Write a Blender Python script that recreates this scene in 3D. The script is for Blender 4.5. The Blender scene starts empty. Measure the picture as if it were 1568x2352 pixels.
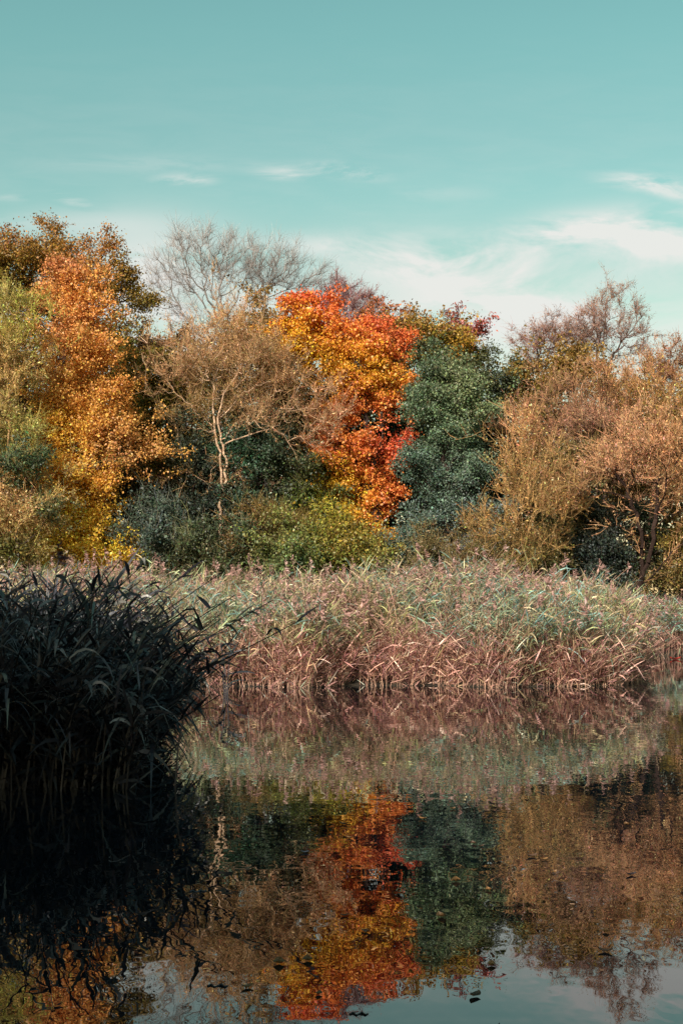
import bpy, math, random
import numpy as np, zlib
from mathutils import Vector

# ------------------------------------------------------------------ camera
S = bpy.context.scene
C = S.collection
EYE = 1.7; F = 2352*50/36.0; PITCH = math.atan((1395-1176)/F)   # picture grid 1568 x 2352
cam_d = bpy.data.cameras.new('camera'); cam = bpy.data.objects.new('camera', cam_d); C.objects.link(cam)
cam.location = (0, 0, EYE); cam.rotation_euler = (math.pi/2 + PITCH, 0, 0)
cam_d.sensor_fit = 'VERTICAL'; cam_d.sensor_height = 36; cam_d.lens = 50
cam_d.clip_start = 0.1; cam_d.clip_end = 6000
S.camera = cam
S.render.resolution_x = 682; S.render.resolution_y = 1024
S.view_settings.view_transform = 'Standard'; S.view_settings.look = 'None'
S.view_settings.gamma = 1; S.view_settings.exposure = 0.42

# ------------------------------------------------------------------ sky
SUN_EL, SUN_AZ = 31, 207          # degrees; azimuth clockwise from +Y (behind the camera, to the left)
W = bpy.data.worlds.new('World'); S.world = W; W.use_nodes = True
nt = W.node_tree; nt.nodes.clear()
def nd(t, **kw):
    n = nt.nodes.new(t)
    for k, v in kw.items(): setattr(n, k, v)
    return n
def link(a, b): nt.links.new(a, b)
def mth(op, a, b=None, c=None, clamp=False):
    n = nt.nodes.new('ShaderNodeMath'); n.operation = op; n.use_clamp = clamp
    for i, v in enumerate((a, b, c)):
        if v is None: continue
        if isinstance(v, (int, float)): n.inputs[i].default_value = v
        else: nt.links.new(v, n.inputs[i])
    return n.outputs[0]
def mixc(fac, a, b, mode='MIX'):
    n = nt.nodes.new('ShaderNodeMix'); n.data_type = 'RGBA'; n.blend_type = mode
    for sock, v in ((n.inputs[0], fac), (n.inputs[6], a), (n.inputs[7], b)):
        if isinstance(v, (int, float)): sock.default_value = v
        elif isinstance(v, tuple): sock.default_value = (*v, 1)
        else: nt.links.new(v, sock)
    return n.outputs[2]
sky = nd('ShaderNodeTexSky', sky_type='NISHITA', sun_disc=False)
sky.sun_elevation = math.radians(SUN_EL); sky.sun_rotation = math.radians(SUN_AZ)
sky.air_density = 1.0; sky.dust_density = 0.6; sky.ozone_density = 1.0
tc = nd('ShaderNodeTexCoord'); sp = nd('ShaderNodeSeparateXYZ'); link(tc.outputs['Generated'], sp.inputs[0])
gx, gy, gz = sp.outputs
ay = mth('MAXIMUM', mth('ABSOLUTE', gy), 0.15)
U = mth('DIVIDE', gx, ay); V = mth('DIVIDE', gz, ay)
# graded air colour: pale teal low down, deeper teal higher up
el = mth('MULTIPLY', V, 1/0.43, clamp=True)
ramp = nd('ShaderNodeValToRGB'); link(el, ramp.inputs[0])
cr = ramp.color_ramp; cr.interpolation = 'EASE'
cr.elements[0].position = 0.0; cr.elements[0].color = (1.5, 1.10, 0.70, 1)
cr.elements[1].position = 1.0; cr.elements[1].color = (1.13, 1.60, 0.99, 1)
e = cr.elements.new(0.5); e.color = (1.46, 1.40, 0.88, 1)
e = cr.elements.new(0.72); e.color = (1.22, 1.50, 0.95, 1)
base = mixc(1.0, sky.outputs[0], ramp.outputs[0], 'MULTIPLY')
def noise(sx, sy, scale, detail, off, rough=0.55):
    cb = nd('ShaderNodeCombineXYZ'); link(mth('MULTIPLY', U, sx), cb.inputs[0]); link(mth('MULTIPLY', V, sy), cb.inputs[1])
    cb.inputs[2].default_value = off
    n = nd('ShaderNodeTexNoise'); n.inputs['Scale'].default_value = scale
    n.inputs['Detail'].default_value = detail; n.inputs['Roughness'].default_value = rough
    n.inputs['Distortion'].default_value = 0.4
    link(cb.outputs[0], n.inputs['Vector']); return n.outputs['Fac']
n_soft = noise(1, 2.6, 9, 7, 3.1, .6); n_wisp = noise(1, 4.5, 16, 6, 8.4, 0.62)
def blob(X, Y, rx, ry, amp, tilt=0.0):
    u0 = (X-784)/F; v0 = (1395-Y)/F
    du = mth('SUBTRACT', U, u0); dv = mth('SUBTRACT', V, v0)
    if tilt: dv = mth('SUBTRACT', dv, mth('MULTIPLY', du, tilt))
    q = mth('ADD', mth('POWER', mth('ABSOLUTE', mth('DIVIDE', du, rx/F)), 2), mth('POWER', mth('ABSOLUTE', mth('DIVIDE', dv, ry/F)), 2))
    return mth('MULTIPLY', mth('POWER', 2.718, mth('MULTIPLY', q, -1)), amp)
def total(l):
    r = l[0]
    for x in l[1:]: r = mth('ADD', r, x)
    return r
soft = total([blob(1010, 585, 210, 62, 1.0, -0.05), blob(800, 560, 220, 28, .6, -0.06), blob(1180, 680, 250, 75, .95), blob(1380, 520, 210, 50, .85, .12), blob(1540, 550, 150, 60, 1.1), blob(1290, 525, 120, 36, .9, .1), blob(1000, 600, 160, 40, .5),
              blob(330, 600, 170, 110, .8), blob(380, 740, 320, 100, .75), blob(830, 760, 900, 110, .6), blob(120, 500, 260, 30, .35), blob(1700, 900, 500, 200, .5)])
wisp = total([blob(650, 380, 60, 16, 1.0, -.05), blob(800, 378, 75, 17, 1.0, -.12), blob(420, 398, 60, 12, .9, -.03), blob(155, 446, 48, 12, .9, -.28), blob(1500, 405, 100, 22, 1.2, -.12),
              blob(1560, 430, 60, 18, .8, -.3), blob(350, 360, 300, 25, .25), blob(1010, 430, 130, 20, .25), blob(20, 440, 60, 8, .4)])
c1 = mth('MULTIPLY', soft, mth('MULTIPLY_ADD', n_soft, 5.0, -1.75, clamp=True), clamp=True)
c2 = mth('MULTIPLY', wisp, mth('MULTIPLY_ADD', n_wisp, 4.6, -1.7, clamp=True), clamp=True)
cl = mth('MAXIMUM', mth('MULTIPLY', c1, .95), mth('MULTIPLY', c2, 0.75))
streak = mth('MULTIPLY', mth('MULTIPLY_ADD', n_wisp, 3.0, -1.2, clamp=True), mth('MULTIPLY', mth('SUBTRACT', 1.0, el, clamp=True), 0.28))
cl = mth('MAXIMUM', cl, streak)
cloudc = (7.2, 7.2, 6.9)
final = mixc(cl, base, cloudc)
bg = nd('ShaderNodeBackground'); bg.inputs['Strength'].default_value = 0.0865
out = nd('ShaderNodeOutputWorld'); link(final, bg.inputs[0]); link(bg.outputs[0], out.inputs[0])

# ------------------------------------------------------------------ sun
sd = bpy.data.lights.new('sun', 'SUN'); sd.energy = 5.0; sd.angle = math.radians(0.6); sd.color = (1.0, 0.93, 0.83)
so = bpy.data.objects.new('sun', sd); C.objects.link(so)
az, el_ = math.radians(SUN_AZ), math.radians(SUN_EL)
SV = Vector((math.sin(az)*math.cos(el_), math.cos(az)*math.cos(el_), math.sin(el_)))
so.rotation_euler = SV.to_track_quat('Z', 'Y').to_euler(); so.location = SV*60

# ------------------------------------------------------------------ helpers
rng = np.random.default_rng(7)
def P(X, Y, d):
    """the point at distance d (metres along +Y) that stands at (X, Y) of the 1568 x 2352 picture grid"""
    u, v = (X-784)/F, (1176-Y)/F
    y = math.cos(PITCH) - v*math.sin(PITCH); z = math.sin(PITCH) + v*math.cos(PITCH)
    return np.array([u*d/y, d, EYE + z*d/y])
def lin(c):
    c = np.asarray(c, float)/255.0
    return np.where(c <= 0.04045, c/12.92, ((c+0.055)/1.055)**2.4)
def unit(v): return v/np.maximum(np.linalg.norm(v, axis=-1, keepdims=True), 1e-9)
def rand_dirs(n): return unit(rng.normal(size=(n, 3)))
class Quads:
    """collects quads (four own vertices each) with a colour, built as one mesh"""
    def __init__(s): s.v = []; s.c = []
    def add(s, q, col):
        if len(q) == 0: return
        s.v.append(q.reshape(-1, 4, 3))
        col = np.broadcast_to(col, (len(q), 3)) if np.ndim(col) < 2 else col
        s.c.append(col)
    def build(s, name, mat, parent=None):
        v = np.concatenate(s.v).astype(np.float32); c = np.concatenate(s.c).astype(np.float32)
        n = len(v); me = bpy.data.meshes.new(name)
        me.vertices.add(n*4); me.vertices.foreach_set('co', v.ravel())
        me.loops.add(n*4); me.loops.foreach_set('vertex_index', np.arange(n*4, dtype=np.int32))
        me.polygons.add(n); me.polygons.foreach_set('loop_start', np.arange(0, n*4, 4, dtype=np.int32))
        at = me.attributes.new('Col', 'FLOAT_COLOR', 'POINT')
        rgba = np.ones((n*4, 4), np.float32); rgba[:, :3] = np.repeat(np.clip(c, 0, 1), 4, axis=0)
        at.data.foreach_set('color', rgba.ravel())
        me.update(calc_edges=True)
        o = bpy.data.objects.new(name, me); C.objects.link(o); o.data.materials.append(mat)
        if parent is not None:
            o.parent = parent; o.matrix_parent_inverse = parent.matrix_basis.inverted()
        return o
def tubes(p0, p1, r0, r1, k=3):
    """tapered k-sided prisms between point pairs -> quads"""
    d = unit(p1-p0); ref = np.where(np.abs(d[:, 2:3]) > .9, [[1., 0, 0]], [[0, 0, 1.]])
    a = unit(np.cross(d, ref)); b = np.cross(d, a); q = []
    r0 = np.asarray(r0)[:, None]; r1 = np.asarray(r1)[:, None]
    for i in range(k):
        t0, t1 = 2*math.pi*i/k, 2*math.pi*(i+1)/k
        o0 = a*math.cos(t0)+b*math.sin(t0); o1 = a*math.cos(t1)+b*math.sin(t1)
        q.append(np.stack([p0+o0*r0, p0+o1*r0, p1+o1*r1, p1+o0*r1], 1))
    return np.concatenate(q), k
def leaves(c, axis, nrm, L, Wd):
    axis = unit(axis); side = unit(np.cross(axis, nrm)); L = L[:, None]; Wd = Wd[:, None]
    up = np.cross(side, axis)*L*0.10
    return np.stack([c-axis*L*.5, c+side*Wd*.5+up, c+axis*L*.5, c-side*Wd*.5+up], 1)
def tag(o, label=None, cat=None, group=None, kind=None):
    for k, v in (('label', label), ('category', cat), ('group', group), ('kind', kind)):
        if v: o[k] = v
    return o
def empty(name, loc, label, cat, group=None):
    o = bpy.data.objects.new(name, None); C.objects.link(o); o.location = Vector(loc); o.empty_display_size = .3
    return tag(o, label, cat, group)

# ------------------------------------------------------------------ materials
def attr_mat(name, trans=0.3, gloss=0.05, rough=0.45, bump=0, scale=30, var=0.35):
    m = bpy.data.materials.new(name); m.use_nodes = True; t = m.node_tree; t.nodes.clear()
    N = t.nodes.new; L = t.links.new
    a = N('ShaderNodeAttribute'); a.attribute_name = 'Col'
    g = N('ShaderNodeNewGeometry'); nz = N('ShaderNodeTexNoise'); nz.inputs['Scale'].default_value = scale; nz.inputs['Detail'].default_value = 3
    L(g.outputs['Position'], nz.inputs['Vector'])
    mr = N('ShaderNodeMapRange'); L(nz.outputs['Fac'], mr.inputs['Value']); mr.inputs['From Min'].default_value = .25; mr.inputs['From Max'].default_value = .75
    mr.inputs['To Min'].default_value = 1-var; mr.inputs['To Max'].default_value = 1+var
    mx = N('ShaderNodeMix'); mx.data_type = 'RGBA'; mx.blend_type = 'MULTIPLY'; mx.inputs[0].default_value = 1
    L(a.outputs['Color'], mx.inputs[6]); L(mr.outputs[0], mx.inputs[7])
    d = N('ShaderNodeBsdfDiffuse'); L(mx.outputs[2], d.inputs[0])
    last = d.outputs[0]
    if bump:
        b = N('ShaderNodeBump'); b.inputs['Strength'].default_value = bump; b.inputs['Distance'].default_value = .02
        L(nz.outputs['Fac'], b.inputs['Height']); L(b.outputs[0], d.inputs['Normal'])
    if trans:
        tr = N('ShaderNodeBsdfTranslucent'); L(mx.outputs[2], tr.inputs[0]); ms = N('ShaderNodeMixShader'); ms.inputs[0].default_value = trans
        L(last, ms.inputs[1]); L(tr.outputs[0], ms.inputs[2]); last = ms.outputs[0]
    if gloss:
        gl = N('ShaderNodeBsdfGlossy'); gl.inputs['Roughness'].default_value = rough; gl.inputs['Color'].default_value = (.9, .9, .9, 1)
        ms = N('ShaderNodeMixShader'); ms.inputs[0].default_value = gloss
        L(last, ms.inputs[1]); L(gl.outputs[0], ms.inputs[2]); last = ms.outputs[0]
    o = N('ShaderNodeOutputMaterial'); L(last, o.inputs[0]); return m
M_leaf = attr_mat('autumn_leaf', .28, .035, .5)
M_ever = attr_mat('waxy_leaf', .15, .03, .5)
M_bark = attr_mat('bark', 0, 0, .5, .6, 22, .45)
M_reed = attr_mat('reed_leaf', .25, .04, .45, 0, 14, .3)

# ------------------------------------------------------------------ terrain and water
def shore(x):
    """far shoreline: distance of the water's edge at x"""
    x = np.asarray(x, float)
    t = np.clip((x-6.0)/4.3, 0, 1); t = t*t*(3-2*t)
    return 30.9 + 19*t + .35*np.sin(x*1.3) + .2*np.sin(x*3.1+1)
def ground_z(x, y):
    s = np.minimum(np.minimum(shore(x)-y, y-4.0), np.minimum(x+7.5, 45-x))
    h = np.clip(-s*.3, -.7, .3)
    h = h + np.clip((y-52)*.035, 0, 2.2) + .06*np.sin(x*.9)*np.cos(y*.7)*(s < -1)
    return h
def axis_pts(a, b, step, far):
    core = np.arange(a, b, step); n = 26
    g = np.geomspace(1, far, n)
    return np.concatenate([a-g[::-1], core, b+g])
gxs = axis_pts(-45, 60, .75, 2400); gys = axis_pts(-12, 100, .75, 2600)
GX, GY = np.meshgrid(gxs, gys); GZ = ground_z(GX, GY)
nv = GX.size; nx, ny = len(gxs), len(gys)
me = bpy.data.meshes.new('ground')
idx = np.arange(nv).reshape(ny, nx); fq = np.stack([idx[:-1, :-1], idx[:-1, 1:], idx[1:, 1:], idx[1:, :-1]], -1).reshape(-1, 4)
me.from_pydata(np.stack([GX.ravel(), GY.ravel(), GZ.ravel()], 1).tolist(), [], fq.tolist())
ground = bpy.data.objects.new('ground', me); C.objects.link(ground); tag(ground, kind='structure')
m = bpy.data.materials.new('litter_soil'); m.use_nodes = True; t = m.node_tree; bs = t.nodes['Principled BSDF']
g = t.nodes.new('ShaderNodeNewGeometry'); nz = t.nodes.new('ShaderNodeTexNoise'); nz.inputs['Scale'].default_value = 1.7; nz.inputs['Detail'].default_value = 9; nz.inputs['Roughness'].default_value = .7
t.links.new(g.outputs['Position'], nz.inputs['Vector']); r = t.nodes.new('ShaderNodeValToRGB'); t.links.new(nz.outputs['Fac'], r.inputs[0])
r.color_ramp.elements[0].position = .35; r.color_ramp.elements[0].color = (.014, .011, .008, 1); r.color_ramp.elements[1].position = .7; r.color_ramp.elements[1].color = (.055, .038, .02, 1)
t.links.new(r.outputs[0], bs.inputs['Base Color']); bs.inputs['Roughness'].default_value = .95
bp = t.nodes.new('ShaderNodeBump'); bp.inputs['Distance'].default_value = .1; t.links.new(nz.outputs['Fac'], bp.inputs['Height']); t.links.new(bp.outputs[0], bs.inputs['Normal'])
me.materials.append(m)

def make_water():
    me = bpy.data.meshes.new('water')
    me.from_pydata([(-30, 2, 0), (60, 2, 0), (60, 62, 0), (-30, 62, 0)], [], [(0, 1, 2, 3)])
    w = bpy.data.objects.new('water', me); C.objects.link(w); tag(w, kind='structure')
    m = bpy.data.materials.new('pond_water'); m.use_nodes = True; t = m.node_tree; N = t.nodes.new; L = t.links.new
    bs = t.nodes['Principled BSDF']; bs.inputs['Base Color'].default_value = (.003, .005, .008, 1)
    bs.inputs['Roughness'].default_value = .0; bs.inputs['IOR'].default_value = 1.5
    g = N('ShaderNodeNewGeometry')
    def nz(sx, sy, scale, det, off):
        mp = N('ShaderNodeMapping'); mp.inputs['Scale'].default_value = (sx, sy, 1); mp.inputs['Location'].default_value = (off, off*.7, 0)
        L(g.outputs['Position'], mp.inputs['Vector']); n = N('ShaderNodeTexNoise'); n.inputs['Scale'].default_value = scale; n.inputs['Detail'].default_value = det
        n.inputs['Roughness'].default_value = .45; L(mp.outputs[0], n.inputs['Vector']); return n.outputs['Fac']
    def m2(op, a, b, clamp=False):
        n = N('ShaderNodeMath'); n.operation = op; n.use_clamp = clamp
        for i, v in enumerate((a, b)):
            if isinstance(v, (int, float)): n.inputs[i].default_value = v
            else: L(v, n.inputs[i])
        return n.outputs[0]
    swell = nz(.5, 1.2, 1.6, 2, 1.0); rip = nz(1.6, .7, 6, 1, 5.0); fine = nz(1, .9, 20, 1, 9.0)
    patch = nz(.35, 1.0, .42, 2, 12.0)
    pm = N('ShaderNodeMapRange'); L(patch, pm.inputs['Value']); pm.inputs['From Min'].default_value = .38; pm.inputs['From Max'].default_value = .6
    pm.inputs['To Min'].default_value = .25; pm.inputs['To Max'].default_value = 1.0
    h = m2('ADD', m2('MULTIPLY', swell, 1.0), m2('MULTIPLY', pm.outputs[0], m2('ADD', m2('MULTIPLY', rip, .8), m2('MULTIPLY', fine, .025))))
    b = N('ShaderNodeBump'); b.inputs['Strength'].default_value = 1; b.inputs['Distance'].default_value = .0014
    L(h, b.inputs['Height']); L(b.outputs[0], bs.inputs['Normal'])
    me.materials.append(m)
make_water()

# ------------------------------------------------------------------ trees
BROWN = (96, 74, 60); PALE = (190, 156, 130); GREY = (120, 108, 112); DARK = (62, 50, 46); MAUVE = (128, 100, 104)
def grow(trunks, pts, bf=.35):
    """joins scattered points into one branching skeleton (nearest node, with a toll on path length)"""
    nodes = []; par = []; path = []
    for tr in trunks:
        for i, p in enumerate(tr):
            nodes.append(p)
            if i == 0:
                j0 = -1
                if len(nodes) > 1:
                    dd_ = np.linalg.norm(np.array(nodes[:-1])-p, axis=1); j0 = int(np.argmin(dd_)); j0 = j0 if dd_[j0] < .7 else -1
                par.append(j0); path.append(0. if j0 < 0 else path[j0]+.3)
            else: par.append(len(nodes)-2); path.append(path[-1]+np.linalg.norm(nodes[-1]-nodes[-2]))
    nt_ = len(nodes); A = np.vstack([np.array(nodes), pts]); n = len(A)
    par = np.concatenate([np.array(par), -np.ones(n-nt_, int)]).astype(int); path = np.concatenate([np.array(path), np.zeros(n-nt_)])
    best = np.full(n, 1e9); bpar = -np.ones(n, int); left = np.zeros(n, bool); left[nt_:] = True
    def relax(j):
        d = np.linalg.norm(A-A[j], axis=1)
        # a branch should not run steeply back down from its parent
        c = d*(1+.35*np.clip((A[j, 2]-A[:, 2])/np.maximum(d, 1e-6), 0, 1)) + bf*path[j]
        u = left & (c < best); best[u] = c[u]; bpar[u] = j
    for j in range(nt_):
        if j > 0 and path[j] < 1.0: continue
        relax(j)
    for _ in range(n-nt_):
        j = int(np.argmin(np.where(left, best, 1e9))); left[j] = False
        par[j] = bpar[j]; path[j] = path[par[j]]+np.linalg.norm(A[j]-A[par[j]]); relax(j)
    kids = np.zeros(n, int)
    for j in range(n):
        if par[j] >= 0: kids[par[j]] += 1
    cnt = np.where(kids == 0, 1, 0).astype(float)
    for j in np.argsort(-path):
        if par[j] >= 0: cnt[par[j]] += cnt[j]
    return A, par, np.maximum(cnt, 1), kids == 0
def path_of(A, par):
    n = len(A); dep = np.zeros(n, int); cur = par.copy()
    while (cur >= 0).any():
        dep += cur >= 0; cur = np.where(cur >= 0, par[np.maximum(cur, 0)], -1)
    return dep
def sample_blobs(blobs, d, n, nclump, csig, shell=.42, disp=1.0):
    bl = []
    for b in blobs:
        X, Y, rx, ry = b[:4]; off = b[4] if len(b) > 4 else 0
        c = P(X, Y, d+off); bl.append((c, rx*d/F, ry*d/F))
    wts = np.array([b[1]*b[2] for b in bl]); wts = wts/wts.sum()
    which = rng.choice(len(bl), nclump, p=wts)
    u = rand_dirs(nclump)*(rng.random((nclump, 1))**shell)
    cen = np.array([bl[w][0] for w in which]); rad = 1.08*np.array([[bl[w][1], bl[w][1]*.85, bl[w][2]] for w in which])
    cc = cen+u*rad
    f1, f2 = rng.uniform(1.0, 1.6, 2); a1, a2, a3 = rng.uniform(0, 6.3, 3)
    cc = cc+.42*disp*np.stack([np.sin(cc[:, 2]*f1+a1)+.7*np.sin(cc[:, 2]*2.7+cc[:, 1]+a2), np.sin(cc[:, 0]*1.2+a3), .6*np.sin(cc[:, 0]*f2+a2)+.5*np.sin(cc[:, 0]*2.9+a1)], 1)
    cc = cc+rng.normal(size=cc.shape)*.22*disp
    ci = rng.integers(0, nclump, n)
    cs = csig*np.exp(rng.normal(size=nclump)*.45)[:, None]
    p = cc[ci]+rng.normal(size=(n, 3))*cs[ci]*np.array([1, 1, .7])
    return p, cc
def colour_at(pts, anchors, d, jit, clumpjit=None):
    """leaf colours: the kinds of leaf found about a crown, blended between the spots where each was seen"""
    ap = np.array([P(a[0], a[1], d) for a in anchors])[:, [0, 2]]; ac = np.array([lin(a[2]) for a in anchors])
    q = pts[:, [0, 2]]+rng.normal(size=(len(pts), 2))*.45
    w = 1/(((q[:, None, :]-ap[None])**2).sum(2)+.25)**2; w = w/w.sum(1, keepdims=True)
    c = w@ac
    k = np.exp(rng.normal(size=(len(pts), 1))*jit); hue = np.exp(rng.normal(size=(len(pts), 3))*jit*.35)
    wm = np.clip((c[:, :1]/np.maximum(c[:, 1:2], 1e-4)/1.75-1)*2, 0, 1); c = c*(1+wm*np.array([[0, .22, .12]]))
    c = c*k*hue; lum = c@np.array([[.3], [.6], [.1]])
    return (c*.97+lum*.03)*.98
def limb(pts_xy, d, wob=.0):
    a = []
    for q in pts_xy:
        off = q[2] if len(q) > 2 else 0
        a.append(P(q[0], q[1], d+off))
    out_ = [a[0]]
    for i in range(1, len(a)):
        n = max(1, int(np.linalg.norm(a[i]-a[i-1])/.45))
        for k in range(1, n+1):
            p = a[i-1]+(a[i]-a[i-1])*k/n
            out_.append(p+(rng.normal(size=3)*wob if k < n else 0))
    return out_
def tree(name, label, cat, d, trunks, blobs, anchors, group=None, nodes=500, nclump=60, csig=.4, nleaf=12000, lsize=.13, laspect=.75,
         lsig=.22, R=.16, bark=BROWN, twigs=0, tlen=.7, trad=.006, tup=.5, tcol=None, jit=.28, mat=None, bf=.3, shell=.35, wob=.05, up=.35,
         leafgain=1.0, tjit=.35, r0=.007, droop=0., tspread=.5, inplace=False, disp=1.0, seed=0):
    global rng
    rng = np.random.default_rng(zlib.crc32(label.encode())+seed)
    tr = []
    for q in trunks:
        grounded = q is trunks[0] or q[0][1] > 1240
        l = limb(q, d, wob); b = l[0].copy(); gz = float(ground_z(b[0], b[1]))
        if b[2] > gz and grounded:
            l = [np.array([b[0], b[1], gz-.1]+np.zeros(3))]+l
        tr.append(l)
    pts, cc = sample_blobs(blobs, d, nodes, nclump, csig, shell, disp)
    pts = pts[pts[:, 2] > ground_z(pts[:, 0], pts[:, 1])+.2]
    A, par, cnt, tip = grow(tr, pts, bf)
    root = empty(name, tr[0][0], label, cat, group)
    # wood
    ex = math.log(max(R, .02)/r0)/math.log(max(cnt.max(), 2)); r = r0*cnt**ex
    r[0] *= 1.35
    ch = np.where(par >= 0)[0]; p0 = A[par[ch]]; p1 = A[ch]; ra = np.minimum(r[par[ch]], r[ch]*1.7); rb = r[ch]
    ln = np.linalg.norm(p1-p0, axis=1, keepdims=True)
    mid = (p0+p1)/2 + rng.normal(size=p0.shape)*ln*.09 - np.array([0, 0, 1.])*ln*.07
    segs = (np.vstack([p0, mid]), np.vstack([mid, p1]), np.concatenate([ra, (ra+rb)/2]), np.concatenate([(ra+rb)/2, rb]))
    thick = np.where(par < 0, True, r > R*.42); rid = np.zeros(len(A), int); order = np.argsort(path_of(A, par))
    for j in order:
        if par[j] < 0: rid[j] = j
        else: rid[j] = rid[par[j]]; thick[j] = thick[j] and thick[par[j]]
    big = np.concatenate([thick[ch], thick[ch]]); rr_ = np.concatenate([rid[ch], rid[ch]])
    parts = [('trunk' if float(A[q][2]) < EYE+1.6 else 'limb', big & (rr_ == q), 7) for q in np.unique(rid)]
    bc = lin(bark)
    for nm, mask, k in parts+[('branches', ~big, 4)]:
        if not mask.any(): continue
        Q = Quads(); q, kk = tubes(segs[0][mask], segs[1][mask], segs[2][mask], segs[3][mask], k)
        c = bc*np.exp(rng.normal(size=(mask.sum(), 1))*.18)
        Q.add(q, np.tile(c, (kk, 1))); Q.build(nm, M_bark, root)
    tips = np.where(par >= 0)[0]; tips = tips[(r[tips] < R*.35)]
    if len(tips) == 0: tips = np.where(par >= 0)[0]
    tw_end = None
    if twigs:
        n = twigs; t = rng.choice(tips, n); base = A[t]; dr = unit(A[t]-A[par[t]])
        cen = pts.mean(0); outw = unit(base-cen)
        dd = unit(dr*.55+outw*.25+rng.normal(size=(n, 3))*tspread+np.array([0, 0, tup]))
        L_ = tlen*rng.uniform(.45, 1.25, (n, 1))
        base = base-(A[t]-A[par[t]])*rng.random((n, 1))
        m1 = base+dd*L_*.5; dd2 = unit(dd+rng.normal(size=(n, 3))*.35+np.array([0, 0, .25*tup-droop])); m2_ = m1+dd2*L_*.5
        rr = np.full(n, trad)
        Q = Quads(); tcc = lin(tcol or bark)*np.exp(rng.normal(size=(n, 1))*tjit)
        if anchors: tcc = tcc*.3+colour_at(base, anchors, d, .3)*.62*leafgain
        for a_, b_, x, y in ((base, m1, rr*1.3, rr), (m1, m2_, rr, rr*.55)):
            q, kk = tubes(a_, b_, x, y, 3); Q.add(q, np.tile(tcc, (kk, 1)))
        # side twigs
        ns = n; s = rng.integers(0, n, ns); b2 = base[s]+(m1[s]-base[s])*rng.random((ns, 1)); d2 = unit(dd[s]+rng.normal(size=(ns, 3))*.55)
        e2 = b2+d2*L_[s]*.45; q, kk = tubes(b2, e2, rr[s]*.8, rr[s]*.45, 3); Q.add(q, np.tile(tcc[s], (kk, 1)))
        Q.build('twigs', M_bark, root); tw_end = (np.vstack([base, m1, b2]), np.vstack([m1, m2_, e2]))
    if nleaf:
        if tw_end is not None and not inplace:
            s = rng.integers(0, len(tw_end[0]), nleaf); f = rng.random((nleaf, 1)); pos = tw_end[0][s]+(tw_end[1][s]-tw_end[0][s])*f+rng.normal(size=(nleaf, 3))*.04
            ax = unit(tw_end[1][s]-tw_end[0][s])+rng.normal(size=(nleaf, 3))*.7
        else:
            s = rng.choice(tips, nleaf); f = rng.random((nleaf, 1)); pos = A[s]+(A[par[s]]-A[s])*f*.6+rng.normal(size=(nleaf, 3))*rng.choice([.7, 1.1, 1.45], (nleaf, 1), p=[.45, .4, .15])*lsig*np.array([1, 1, .75])
            ax = rng.normal(size=(nleaf, 3))
        ok = pos[:, 2] > ground_z(pos[:, 0], pos[:, 1])+.05; pos = pos[ok]; ax = ax[ok]; k = len(pos)
        nrm = rand_dirs(k)*.9+np.array([0, -.15, up])
        L_ = lsize*np.exp(rng.normal(size=k)*.25)
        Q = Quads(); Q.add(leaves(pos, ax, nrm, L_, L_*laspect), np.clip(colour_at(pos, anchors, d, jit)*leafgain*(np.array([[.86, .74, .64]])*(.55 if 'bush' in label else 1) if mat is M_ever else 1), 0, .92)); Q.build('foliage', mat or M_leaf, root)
    return root

# --- tall trees and bare crowns at the back
ROW = 'woodland trees behind the reed bed'
tree('oak_tree', 'tall rust and olive brown oak with ragged top against the sky at far left', 'tree', 64,
     [[(120, 1300), (125, 1100), (135, 900), (150, 740), (170, 640)]],
     [(60, 590, 110, 62), (20, 560, 60, 34), (-20, 600, 60, 60), (95, 600, 70, 50), (100, 540, 30, 34), (300, 730, 34, 22), (330, 700, 18, 20), (175, 570, 95, 55), (120, 660, 170, 90), (245, 620, 62, 60), (272, 600, 40, 40), (295, 655, 38, 46), (285, 690, 42, 34), (310, 690, 24, 26), (-60, 620, 90, 90), (20, 720, 120, 90), (190, 790, 90, 70), (-60, 800, 100, 120)],
     [(30, 560, (165, 96, 50)), (150, 540, (158, 98, 34)), (60, 620, (150, 118, 34)), (20, 640, (128, 106, 30)), (150, 700, (176, 98, 50)), (230, 580, (170, 98, 38)), (270, 650, (150, 110, 36)), (300, 700, (120, 100, 30)), (150, 800, (150, 92, 60))],
     ROW, nodes=1300, nclump=150, csig=.45, nleaf=95000, lsize=.09, lsig=.2, R=.28, bark=DARK, wob=.1, disp=.4, seed=3)
tree('ash_tree', 'larger tall leafless grey tree with fan of fine bare branches against the sky', 'tree', 68,
     [[(512, 1200), (508, 1000), (500, 800), (497, 735)], [(508, 1000), (500, 760), (478, 715), (450, 672), (415, 650), (385, 640)], [(508, 1000), (503, 745), (545, 690), (562, 640), (580, 590)], [(508, 1000), (500, 745), (508, 680), (505, 620), (478, 570)]],
     [(485, 600, 112, 88), (400, 640, 66, 76), (540, 590, 60, 76), (430, 720, 85, 42), (470, 560, 80, 50), (355, 640, 22, 40)], [], ROW, nodes=560, nclump=560, csig=.1, disp=.3, nleaf=0, R=.1, bark=(138, 128, 124),
     twigs=2500, tlen=.85, trad=.0038, tup=.6, bf=.55, shell=.45, tcol=(146, 134, 130), wob=.07, r0=.0065)
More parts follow.
